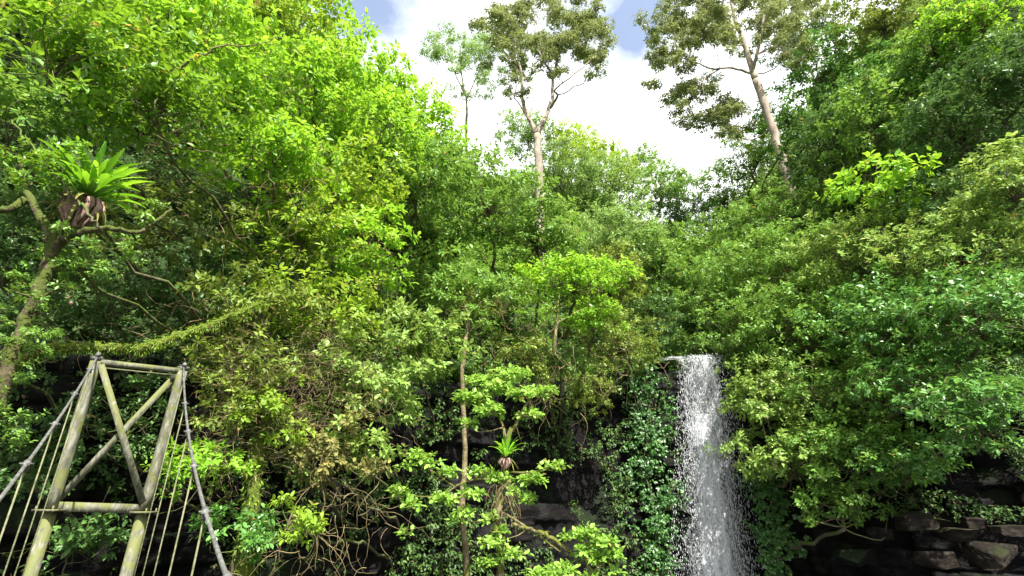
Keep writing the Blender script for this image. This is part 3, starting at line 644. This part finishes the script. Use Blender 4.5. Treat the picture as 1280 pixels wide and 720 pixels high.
# ------------------------------------------------------------------ ivy columns
def ivy(name, pts, Y, n, mat, label, leaf=.16, w=26):
    root = empty(name, at(pts[-1][0], pts[-1][1], Y), label, 'climber', 'ivy curtains beside the waterfall')
    cc, rc = [], []; mb = MB()
    Pp = curve_pts([at(u,v,Y+rng.uniform(-.1,.1)) for u,v in pts], 6, .05); mb.tube(Pp, .03, 5)
    m = pxm(pts[0][1], Y)
    for p in Pp: 
        for _ in range(4):
            q = p+np.array([rng.normal()*w*.5*m, rng.normal()*.15, rng.normal()*.3]); cc.append(q); rc.append(rng.uniform(.25,.5))
    for _ in range(8):
        q = Pp[0]+np.array([rng.normal()*w*.3*m, .1, 0]); mb.tube(curve_pts([q, q+np.array([rng.normal()*.2, -.1, -1.2]), q+np.array([rng.normal()*.3, -.1, -2.4])], 4), .012, 4)
    fo = Foliage(); S = n//6; cc = np.array(cc); rc = np.array(rc); idx = rng.integers(0, len(cc), S)
    P = cc[idx]+rng.normal(size=(S,3))*rc[idx][:,None]*np.array([.7,.4,.7])
    fo.add(*sprays(P, np.array([0,-1,.2])+rng.normal(size=(S,3))*.4, 6, leaf, .75, True, .6, .25))
    mb.build('vine', BARK, root, True); fo.build('foliage', LM[mat], root)
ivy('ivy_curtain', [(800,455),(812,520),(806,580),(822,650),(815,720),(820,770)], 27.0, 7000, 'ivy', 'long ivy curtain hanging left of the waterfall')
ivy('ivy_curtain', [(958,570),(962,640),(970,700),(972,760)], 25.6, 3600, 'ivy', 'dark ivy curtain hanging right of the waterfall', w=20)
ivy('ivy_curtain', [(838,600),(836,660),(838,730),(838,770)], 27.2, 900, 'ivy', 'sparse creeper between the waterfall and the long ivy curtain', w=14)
# ------------------------------------------------------------------ trees with visible limbs
def skeleton_tree(name, label, cat, group, paths, clumps, leaf, mat, bark, nl, wr=.4, hi=True, flat=.7, base=None, droop=.35, k=6, twig=.02, upb=.5, nodes=None, cn='crown', rcs_=1.0):
    """paths: list of (list of (u,v,Y), r0, r1) ; clumps: list of (u,v,Y,rpx)"""
    P0 = at(*paths[0][0][0]) if base is None else np.asarray(base, float)
    root = empty(name, P0, label, cat, group); mb = MB(); allp = []
    for i, (pp, r0, r1) in enumerate(paths):
        Q = [at(*q) for q in pp]
        if i == 0 and base is not None: Q = [np.asarray(base, float)]+Q
        cp = curve_pts(Q, 7, r0*.12); mb.tube(cp, np.linspace(r0, r1, len(cp)), 9, .05); allp += [(p, r0+(r1-r0)*j/len(cp)) for j, p in enumerate(cp) if i > 0 or j > len(cp)*.6 or len(paths) == 1]
    A = np.array([p for p,_ in allp]); Ar = np.array([r for _,r in allp])
    cc = np.array([at(u,v,Y) for u,v,Y,_ in clumps]); rc = np.array([r*pxm(v,Y) for u,v,Y,r in clumps])
    done = A.copy(); dr = Ar.copy()
    order = np.argsort([np.linalg.norm(A-c_, axis=1).min() for c_ in cc])
    for i in order:
        dd = np.linalg.norm(done-cc[i], axis=1) + np.clip(done[:,2]-cc[i][2], 0, None)*1.5
        j = int(np.argmin(dd)); r = max(min(dr[j]*.6, twig*2.2), twig*.6)
        L = limb(done[j], cc[i], .18, .05, 4); mb.tube(L, [r, r*.5], 5)
        done = np.vstack([done, L[2:]]); dr = np.r_[dr, np.linspace(r, r*.5, len(L))[2:]]
        for _ in range(5):
            e = unit(rng.normal(size=3))*rc[i]*rng.uniform(.5,.95)*np.array([1,1,flat]); mb.tube(limb(cc[i], cc[i]+e, .2, .05, 3), [r*.4, .004], 3)
    fo = Foliage(); fo.clumps(cc, rc*rcs_, nl, leaf, wr, hi, k, flat, droop, upb, None)
    mb.build('trunk', bark, root, True); fo.build(cn, LM[mat], root); return root
def blob_clumps(specs, Y, dy=1.5):
    """ellipses (u,v,ru,rv,n,r) -> clumps"""
    o = []
    for u,v,ru,rv,n,r in specs:
        for _ in range(n):
            a = rng.uniform(0,2*PI); q = rng.uniform(.1,1)**.5
            o.append((u+ru*q*math.cos(a), v+rv*q*math.sin(a), Y+rng.normal()*dy, r*rng.uniform(.6,1.2)))
    return o
Yg = 36
gb = at(676,300,Yg); gb[2] = min(gb[2], float(zt(gb[0],gb[1]))-.2)
skeleton_tree('gum_tree', 'tall gum tree with pale forked trunk standing against white cloud', 'tree', 'tall emergent trees',
    [([(675,272,Yg),(674,220,Yg),(671,168,Yg)], .42, .3),
     ([(671,168,Yg),(662,150,Yg),(653,125,Yg),(652,95,Yg-.5),(645,60,Yg-1),(640,25,Yg-1)], .24, .05),
     ([(671,168,Yg),(680,150,Yg),(690,125,Yg+.5),(691,100,Yg+.5),(700,60,Yg+1),(712,20,Yg+1)], .25, .05),
     ([(688,135,Yg+.3),(697,120,Yg-1),(694,112,Yg-1.5),(715,95,Yg-2),(745,70,Yg-2)], .13, .04),
     ([(652,100,Yg),(640,75,Yg+1),(620,55,Yg+2)], .12, .04),
     ([(691,95,Yg),(672,60,Yg-1),(668,20,Yg-1)], .11, .04),
     ([(700,60,Yg+1),(728,40,Yg+1),(740,10,Yg+1)], .09, .03)],
    blob_clumps([(680,35,66,32,50,12),(625,35,30,26,20,11),(738,50,24,32,22,11),(700,10,50,18,20,12),(660,65,34,24,8,9),(632,85,34,22,9,9),(690,70,50,26,14,10),(645,105,22,16,5,8),(715,92,28,14,6,8),(750,80,12,12,4,9),(675,85,40,20,8,9),(745,25,15,25,6,12)], Yg, 2.0),
    .24, 'gum', PALEBARK, 46000, .46, True, .6, base=gb, droop=.55, twig=.035, k=7)
Ys = 42
sb = at(586,175,Ys); sb[2] = float(zt(sb[0], sb[1]))-.2
skeleton_tree('slim_tree', 'slim wispy tree with thin grey trunk left of the tall gum', 'tree', 'tall emergent trees',
    [([(583,165,Ys),(583,125,Ys),(578,100,Ys),(575,60,Ys)], .17, .05), ([(583,125,Ys),(596,95,Ys),(605,70,Ys)], .08, .03), ([(582,120,Ys),(568,90,Ys),(560,65,Ys)], .08, .03)],
    blob_clumps([(572,60,44,28,30,11),(600,75,32,28,20,11),(585,112,34,14,14,8),(550,55,24,20,10,9),(618,95,18,18,10,9)], Ys, 1.5),
    .24, 'far', BARK, 15000, .42, False, .6, base=sb, droop=.5, twig=.025, k=6)
Yr = 31
rb = at(990,245,Yr); rb[2] = min(rb[2], float(zt(rb[0], rb[1]))+.1)
skeleton_tree('gum_tree', 'leaning gum tree with thick pale trunk on the right skyline', 'tree', 'tall emergent trees',
    [([(985,222,Yr),(966,160,Yr),(945,100,Yr)], .36, .29),
     ([(945,100,Yr),(932,60,Yr),(918,20,Yr),(905,-40,Yr)], .26, .08),
     ([(940,90,Yr),(948,60,Yr-1),(955,20,Yr-1),(960,-30,Yr-1)], .17, .05),
     ([(940,92,Yr),(915,85,Yr),(890,86,Yr-.5),(870,78,Yr-1),(845,70,Yr-1)], .11, .03),
     ([(925,40,Yr),(900,20,Yr-1),(870,0,Yr-1)], .1, .04),
     ([(944,70,Yr-.5),(965,60,Yr),(990,70,Yr+1),(1005,90,Yr+1)], .08, .03),
     ([(900,86,Yr),(880,100,Yr-1),(880,120,Yr-1)], .06, .03)],
    blob_clumps([(985,25,50,40,26,11),(868,15,48,38,60,12),(850,60,34,30,18,11),(915,25,40,30,16,12),(835,55,26,34,18,10),(820,95,18,18,7,9),(870,-30,60,25,14,15),(930,5,50,32,18,13),(985,10,34,30,16,13),(955,50,34,24,10,11),(1000,60,26,24,10,11),(905,50,24,18,5,9),(820,25,22,30,8,10)], Yr, 2.0)
    + blob_clumps([(878,132,46,28,50,11),(915,150,24,24,14,10),(885,108,30,14,8,9)], Yr+2, 1.5),
    .22, 'gum', PALEBARK, 72000, .46, True, .6, base=rb, droop=.5, twig=.03, k=7)
# slender bare trunk in the middle, the trunk of the flat topped tree, skeletal ones
Yc = 19
skeleton_tree('slender_tree', 'slender bare trunk rising left of the centre', 'tree', GM,
    [([(583,720,Yc),(578,640,Yc),(581,560,Yc),(578,470,Yc),(586,390,Yc)], .13, .07), ([(586,395,Yc),(575,370,Yc),(560,350,Yc)], .05,.03), ([(586,395,Yc),(605,375,Yc),(625,365,Yc)], .05,.03)],
    blob_clumps([(590,365,50,18,22,14),(560,345,34,16,10,14),(592,400,26,20,8,12)], Yc, .8), .2, 'mid', MOSSBARK, 4200, .45, True, .5, base=(at(583,720,Yc)[0], Yc, float(zt(at(583,720,Yc)[0], Yc))-.2))
# the central tree with a nest fern, layered pads of round leaves
Ye = 15.5
def pads(L): return [(u,v,Ye+dy,r) for u,v,r,dy in L]
eb = at(625,720,Ye); eb[2] = float(zt(eb[0], Ye))-.2
skeleton_tree('pad_leaved_tree', 'small tree with round leaf pads holding a nest fern in the lower centre', 'tree', GM,
    [([(625,720,Ye),(624,660,Ye),(628,600,Ye),(632,560,Ye),(640,535,Ye)], .11, .07),
     ([(632,560,Ye),(628,530,Ye+.2),(615,505,Ye+.3)], .05,.025), ([(640,540,Ye),(655,510,Ye),(668,492,Ye)], .055,.025),
     ([(630,590,Ye),(665,590,Ye-.2),(695,580,Ye-.2)], .03,.012), ([(628,600,Ye),(590,600,Ye-.3),(560,615,Ye-.3),(545,640,Ye-.3)], .035,.012),
     ([(570,610,Ye-.3),(535,585,Ye-.4),(515,575,Ye-.4)], .022,.01), ([(560,620,Ye-.3),(520,620,Ye-.4),(500,612,Ye-.4)], .018,.01), ([(520,620,Ye-.4),(512,650,Ye-.4),(508,668,Ye-.4)], .012,.008),
     ([(628,640,Ye),(660,660,Ye-.2),(700,690,Ye-.2)], .035,.02)],
    pads([(590,500,26,0),(620,488,28,.2),(655,495,26,0),(640,470,26,.3),(610,515,22,-.2),(665,520,18,0),(600,478,20,.2),(680,490,16,.1),(585,530,14,0),
          (523,572,20,-.3),(508,585,12,-.4),(540,580,14,-.3),(497,618,16,-.4),(515,632,14,-.4),(507,668,9,-.4),(560,592,18,-.2),(555,625,20,-.3),(580,640,18,-.3),(590,618,16,-.3),(600,592,18,-.1),(610,650,12,-.3),(570,650,12,-.3),
          (665,602,18,-.2),(685,585,14,-.2),(700,582,10,-.2),(660,625,14,-.1),(625,600,16,-.2),(640,615,12,-.3),(622,665,12,-.2),(618,680,18,-.3),(640,695,20,-.3),(610,705,20,-.3)]),
    .165, 'pad', MOSSBARK, 4300, .72, True, .35, base=eb, droop=.1, twig=.014, upb=.85, k=6)
Yb = 14.5
skeleton_tree('pad_leaved_shrub', 'round leaved shrub at the bottom edge left of the ivy', 'shrub', GM,
    [([(752,760,Yb),(740,715,Yb),(728,690,Yb),(735,665,Yb)], .04,.02), ([(740,715,Yb),(760,700,Yb),(768,690,Yb)], .02,.01)],
    [(u,v,Yb,r) for u,v,r in [(715,672,15),(735,668,17),(752,680,17),(728,690,15),(765,695,14),(745,700,12),(700,715,20),(672,722,18),(740,722,16),(770,715,10)]],
    .165, 'pad', TWIG, 1300, .72, True, .35, base=(at(752,760,Yb)[0], Yb, float(zt(at(752,760,Yb)[0], Yb))), droop=.1, twig=.012, upb=.85)
# a bare mossy bough over the hollow
def bough(name, pts, r, mat, label, n=10, jit=.02, cat='branch', group=None, moss=0, mossL=.1):
    P = curve_pts([at(*q) for q in pts], n, jit); root = empty(name, P[0], label, cat, group)
    mb = MB(); mb.tube(P, r, 9, .09); mb.build('limb', mat, root, True)
    if moss:
        i = rng.integers(0, len(P), moss); rr = np.interp(np.linspace(0,1,len(P)), np.linspace(0,1,len(r)), r)[i][:,None]
        d = unit(rng.normal(size=(moss,3))); fo = Foliage()
        Q = P[i]+rng.normal(size=(moss,3))*.05*np.array([1,1,.3])+d*rr*.9
        V, Fc = leaves(Q, d+np.array([0,0,-.7]), d+rng.normal(size=(moss,3))*.3, mossL*rng.uniform(.4,1.6,moss), .22, False)
        fo.add(V, Fc, np.repeat(rng.uniform(0,.95,moss), 2)); tag(fo.build('moss_tufts', LM['olive'] if moss < 900 else LM['yell'], root), kind='stuff')
    return P
bough('bare_bough', [(640,655,15.3),(665,662,15.2),(690,672,15.1),(712,690,15),(725,705,15)], [.04,.05,.03], MOSSBARK, 'bare crooked mossy bough above the bottom shrub', moss=300, mossL=.06)
# trunk of the flat topped tree
Yf = 25.2
fb = at(688,500,27.4); fb[2] = float(zt(fb[0], 27.4))-.2
skeleton_tree('forked_tree', 'vine hung forked trunk under the flat topped bright tree', 'tree', GM,
    [([(690,465,Yf+.6),(692,440,Yf),(696,400,Yf),(698,365,Yf)], .13,.06), ([(690,462,Yf+.6),(705,455,Yf),(712,440,Yf-.3)], .06,.03), ([(696,405,Yf),(720,390,Yf),(745,380,Yf)], .05,.02), ([(696,390,Yf),(675,375,Yf),(660,360,Yf)], .05,.02)],
    blob_clumps([(665,385,26,14,6,14),(735,385,34,14,7,14),(700,345,50,16,10,14)], Yf, .5), .15, 'lime', MOSSBARK, 2600, .5, True, .45, base=fb)
# ------------------------------------------------------------------ forked mossy tree with nest fern
Yn = 7.6
bq = at(-10,700,Yn); bq[2] = -2.6
skeleton_tree('forked_mossy_tree', 'thick mossy forked trunk carrying the big nest fern at the left', 'tree', GL,
    [([(-15,560,Yn),(12,450,Yn),(43,380,Yn),(62,322,Yn)], .12,.09),
     ([(62,322,Yn),(62,295,Yn),(48,265,Yn),(32,235,Yn+.2),(28,200,Yn+.3),(45,165,Yn+.4)], .075,.04),
     ([(62,322,Yn),(80,300,Yn-.1),(105,290,Yn-.2),(135,286,Yn-.2),(175,288,Yn),(215,262,Yn+.3)], .085,.02),
     ([(62,318,Yn),(72,290,Yn),(82,262,Yn)], .07,.06),
     ([(30,250,Yn),(10,262,Yn-.2),(-30,262,Yn-.2)], .06,.05)],
    blob_clumps([(45,150,30,14,5,16),(190,262,30,14,3,12),(25,400,40,60,22,14),(100,340,40,25,9,13),(10,500,35,60,18,15),(60,300,30,25,6,10),(130,300,40,14,6,9)], Yn, .3), .085, 'mid', DARKMOSS, 3600, .5, True, .5, base=bq, twig=.012)
def nest_fern(name, base, L, n, label, wid=.12, spread=1.0, rootr=.2, brown=True):
    root = empty(name, base, label, 'fern'); V=[];Q=[];R=[];nv=0; c0_ = np.asarray(base, float)
    for i in range(n):
        az = (i*2.4+rng.normal()*.2) % 6.283; az = az*.9 if az < PI else 2*PI-(2*PI-az)*.85; el = math.radians(rng.uniform(25,86)); ll = L*rng.uniform(.55,1.1)*(1.05 if el > .7 else .95)
        d = np.array([math.cos(az)*math.cos(el)*spread, math.sin(az)*math.cos(el), math.sin(el)]); d = unit(d); s = unit(np.cross(d, (0,0,1)))
        p = c0_+d*.05; ns = 9; row = []
        for j in range(ns):
            t = j/(ns-1); w = wid*(math.sin(PI*min(t*.93+.06,1))**.5)*(1+.22*math.sin(j*2.3+i)); up = unit(np.cross(s, d))
            row.append((p-s*w/2+up*w*.15, p, p+s*w/2+up*w*.15)); d = unit(d+np.array([0,0,-.05-.16*t])+rng.normal(size=3)*.045); p = p+d*ll/(ns-1)
        for r_ in row: V += list(r_)
        for j in range(ns-1):
            a = nv+j*3; Q += [(a,a+1,a+4,a+3),(a+1,a+2,a+5,a+4)]; 
        R += [rng.uniform(.1,.95)]*(2*(ns-1)); nv += ns*3
    mk('fronds', np.array(V), [np.array(Q)], LM['fern'], root, False, R)
    if brown:
        V=[];Q=[];R=[];nv=0
        for i in range(int(n*.3)):
            az = rng.uniform(0,2*PI); el = math.radians(rng.uniform(-25,25)); d = np.array([math.cos(az)*math.cos(el), math.sin(az)*math.cos(el), math.sin(el)]); p = c0_+d*.06; s = unit(np.cross(d,(0,0,1))); row=[]
            for j in range(7):
                t = j/6; w = wid*.7*(math.sin(PI*min(t*.9+.08,1))**.6)*(1+.3*math.sin(j*3.1+i)); row += [p-s*w/2+rng.normal(size=3)*.008, p, p+s*w/2+rng.normal(size=3)*.008]
                d = unit(d+np.array([0,0,-.32])+rng.normal(size=3)*.09); p = p+d*L*.11
            V += row
            for j in range(6): q_ = nv+j*3; Q += [(q_,q_+1,q_+4,q_+3),(q_+1,q_+2,q_+5,q_+4)]
            R += [rng.uniform(.1,.95)]*12; nv += 21
        mk('withered_fronds', np.array(V), [np.array(Q)], LM['dry'], root, False, R)
        mb = MB()
        for i in range(26):
            a = rng.uniform(0,2*PI); r = rootr*rng.uniform(.3,1); q = c0_+np.array([r*math.cos(a), r*.7*math.sin(a), -.02]); 
            mb.tube(curve_pts([q, q+np.array([math.cos(a)*.05,0,-rootr*.7]), q+np.array([-math.cos(a)*r*.5, 0, -rootr*rng.uniform(1.3,2.1)])], 4), [rootr*.16, rootr*.22, rootr*.05], 5, .15)
        mb.build('dry_base', ROOT, root)
nest_fern('nest_fern', at(108,250,Yn-.15), .98, 84, 'large bright green nest fern perched on the fork of the mossy trunk', .10, 1.15, .27)
nest_fern('nest_fern', at(632,572,Ye-.15), .75, 26, 'small nest fern in the fork of the pad leaved tree', .07, .7, .16)
bough('mossy_bough', [(-20,470,8.6),(60,436,8.7),(110,434,8.8),(170,436,8.9),(220,422,9.2),(270,402,9.6),(330,378,10.2)], [.09,.085,.08,.085,.07,.06,.03], BOUGHMOSS, 'horizontal moss covered bough passing just above the tower', moss=5000, mossL=.05)
bough('mossy_column', [(300,760,11),(305,690,11),(318,600,11.2),(330,520,11.5),(340,450,11.8)], [.2,.17,.13,.1,.06], BOUGHMOSS, 'thick yellow mossy trunk right of the bridge cable', moss=1500, mossL=.1, cat='tree')
bough('dark_branch', [(15,150,6.9),(45,190,6.9),(80,232,6.95),(112,268,7.1),(128,290,7.3)], [.014,.016,.02,.022,.02], BARK, 'thin dark branch slanting in front of the nest fern base')
T('understory_tree', 70,215,7.0,48,36,.06,'broad','loose broad leaves at the left of the nest fern','tree',group=GL,gaps=.4,twigs=False)
bough('pale_branch', [(215,90,8.6),(245,72,8.6),(275,58,8.7),(320,56,8.9),(350,46,9)], [.03,.02,.008], TWIG, 'bare pale branch crossing the bright leaves at the upper left')
# ------------------------------------------------------------------ vine tangles
def tangle(name, label, specs, n, r, mat, bits=12, L=1.2, droop=.25, wig=.5):
    u,v,Y = specs[0][:3]; root = empty(name, at(u,v,Y), label, 'vines'); mb = MB()
    for (u,v,Y,ru,rv,w) in specs:
        m = pxm(v,Y)
        for _ in range(int(n*w)):
            p = at(u,v,Y)+np.array([rng.normal()*ru*m*.6, rng.normal()*.5, rng.normal()*rv*m*.6]); d = unit(rng.normal(size=3)*np.array([1,.5,.7])+np.array([0,0,-droop])); P=[p]
            ll = L*rng.uniform(.3,1.3)/bits
            for _ in range(bits): d = unit(d+rng.normal(size=3)*wig*.55+np.array([0,0,-droop*.12])); p = p+d*ll; P.append(p)
            mb.tube(P, [r*rng.uniform(.4,1.3), r*.25], 4)
    tag(mb.build('stems', mat, root, True)); root['kind'] = 'stuff'; return root
tangle('vine_tangle', 'mass of tan twisted vines hanging in the thicket right of the tower', [(300,470,11,40,50,1),(360,500,11.8,60,55,1.3),(400,440,12.3,50,40,.8),(290,560,10.9,40,50,.6),(440,510,13,50,40,.5)], 420, .006, TWIG, 6, .55, .15, .8)
tangle('root_tangle', 'bare tan roots spreading over the dark bank at the bottom', [(400,660,11.5,60,45,1),(340,690,11,50,30,.6),(450,640,12.5,40,50,.6),(390,600,12,40,40,.5)], 34, .008, TWIG, 16, 1.4, .5, .42)
tangle('vine_tangle', 'thin dry vines in the shade below the nest fern', [(200,300,11.5,90,50,1),(150,400,11,60,50,.4),(250,380,11.5,50,50,.7)], 60, .008, TWIG)
tangle('vine_tangle', 'hanging dry vines around the central forked trunk', [(660,420,21,60,30,1),(600,370,21,50,25,1),(740,440,22,50,40,1),(690,470,21.5,40,40,.8)], 80, .014, TWIG, 12, 1.6, .5)
tangle('vine_tangle', 'fine brown twigs showing through the upper left trees', [(330,100,12,70,50,1),(300,230,11.5,100,50,1.3),(410,300,13.5,60,50,.8),(200,180,8.7,60,40,.5)], 60, .009, TWIG, 10, 1.2, .1)
tangle('root_curtain', 'thin aerial roots hanging under the small nest fern', [(632,615,15.3,16,16,1)], 60, .008, TWIG, 8, .8, 1.6, .15)
# ------------------------------------------------------------------ camera, light, world
cam = bpy.data.objects.new('camera', bpy.data.cameras.new('camera')); C.objects.link(cam)
cam.data.sensor_width = 36; cam.data.lens = 18; cam.data.clip_start = .05; cam.data.clip_end = 3000
cam.rotation_euler = (PI/2+TH, 0, 0); bpy.context.scene.camera = cam
SUN_EL = 52.0; SUN_DIR = np.array([.36, -.8])                        # horizontal direction towards the sun
az = math.atan2(SUN_DIR[0], SUN_DIR[1])
sd = Vector((math.sin(az)*math.cos(math.radians(SUN_EL)), math.cos(az)*math.cos(math.radians(SUN_EL)), math.sin(math.radians(SUN_EL))))
su = bpy.data.lights.new('sun', 'SUN'); su.energy = 5.0; su.angle = math.radians(.53); su.color = (1,.95,.86)
so = bpy.data.objects.new('sun', su); C.objects.link(so); so.rotation_euler = sd.to_track_quat('Z','Y').to_euler(); so.location = (0,0,60)
w = bpy.data.worlds.new('World'); bpy.context.scene.world = w; w.use_nodes = True; nt = w.node_tree; nt.nodes.clear()
N = lambda t, **k: _n(nt, t, **k); L = nt.links.new
out = N('ShaderNodeOutputWorld'); bg = N('ShaderNodeBackground'); sky = N('ShaderNodeTexSky', sky_type='NISHITA', sun_disc=False)
sky.sun_elevation = math.radians(SUN_EL); sky.sun_rotation = az
tc = N('ShaderNodeTexCoord'); mp = N('ShaderNodeMapping'); mp.inputs['Scale'].default_value = (1,1,1.6); L(tc.outputs['Generated'], mp.inputs[0])
nz = N('ShaderNodeTexNoise'); nz.inputs['Scale'].default_value = 3.2; nz.inputs['Detail'].default_value = 8; nz.inputs['Roughness'].default_value = .55; L(mp.outputs[0], nz.inputs['Vector'])
acc = nz.outputs[0]
for (u, v, rad, amt) in ((455,-10,.20,.30),(480,10,.1,.1),(745,-5,.20,.30),(800,45,.14,.24),(880,-60,.2,.2),(600,-90,.25,.2)):   # gaps in the cloud
    q = at(u, v, 1.0); q = q/np.linalg.norm(q)
    vm = N('ShaderNodeVectorMath', operation='DISTANCE'); L(tc.outputs['Generated'], vm.inputs[0]); vm.inputs[1].default_value = tuple(q)
    mr = N('ShaderNodeMapRange', interpolation_type='SMOOTHSTEP'); mr.inputs[1].default_value = 0; mr.inputs[2].default_value = rad; mr.inputs[3].default_value = amt; mr.inputs[4].default_value = 0; L(vm.outputs['Value'], mr.inputs[0])
    s = N('ShaderNodeMath', operation='SUBTRACT'); L(acc, s.inputs[0]); L(mr.outputs[0], s.inputs[1]); acc = s.outputs[0]
cl = ramp(nt, [(.16,(.12,.12,.12)),(.42,(1,1,1))], acc)
sc = N('ShaderNodeMixRGB', blend_type='MULTIPLY'); sc.inputs[0].default_value = 1; sc.inputs[2].default_value = (1,1,1,1); L(sky.outputs[0], sc.inputs[1])
nz2 = N('ShaderNodeTexNoise'); nz2.inputs['Scale'].default_value = 5; nz2.inputs['Detail'].default_value = 6; L(mp.outputs[0], nz2.inputs['Vector'])
cc_ = ramp(nt, [(.3,(6.2,6.4,6.8)),(.6,(8.2,8.2,8.2))], nz2.outputs[0])
mx = N('ShaderNodeMixRGB'); L(cl.outputs[0], mx.inputs[0]); L(sc.outputs[0], mx.inputs[1]); L(cc_.outputs[0], mx.inputs[2])
L(mx.outputs[0], bg.inputs[0]); bg.inputs[1].default_value = .10; L(bg.outputs[0], out.inputs[0])
sc_ = bpy.context.scene
sc_.view_settings.view_transform = 'Standard'; sc_.view_settings.look = 'None'; sc_.view_settings.gamma = 1; sc_.view_settings.exposure = 1.6
sc_.render.engine = 'CYCLES'; sc_.cycles.max_bounces = 6; sc_.cycles.diffuse_bounces = 4; sc_.cycles.transmission_bounces = 4; sc_.cycles.glossy_bounces = 2; sc_.cycles.transparent_max_bounces = 8
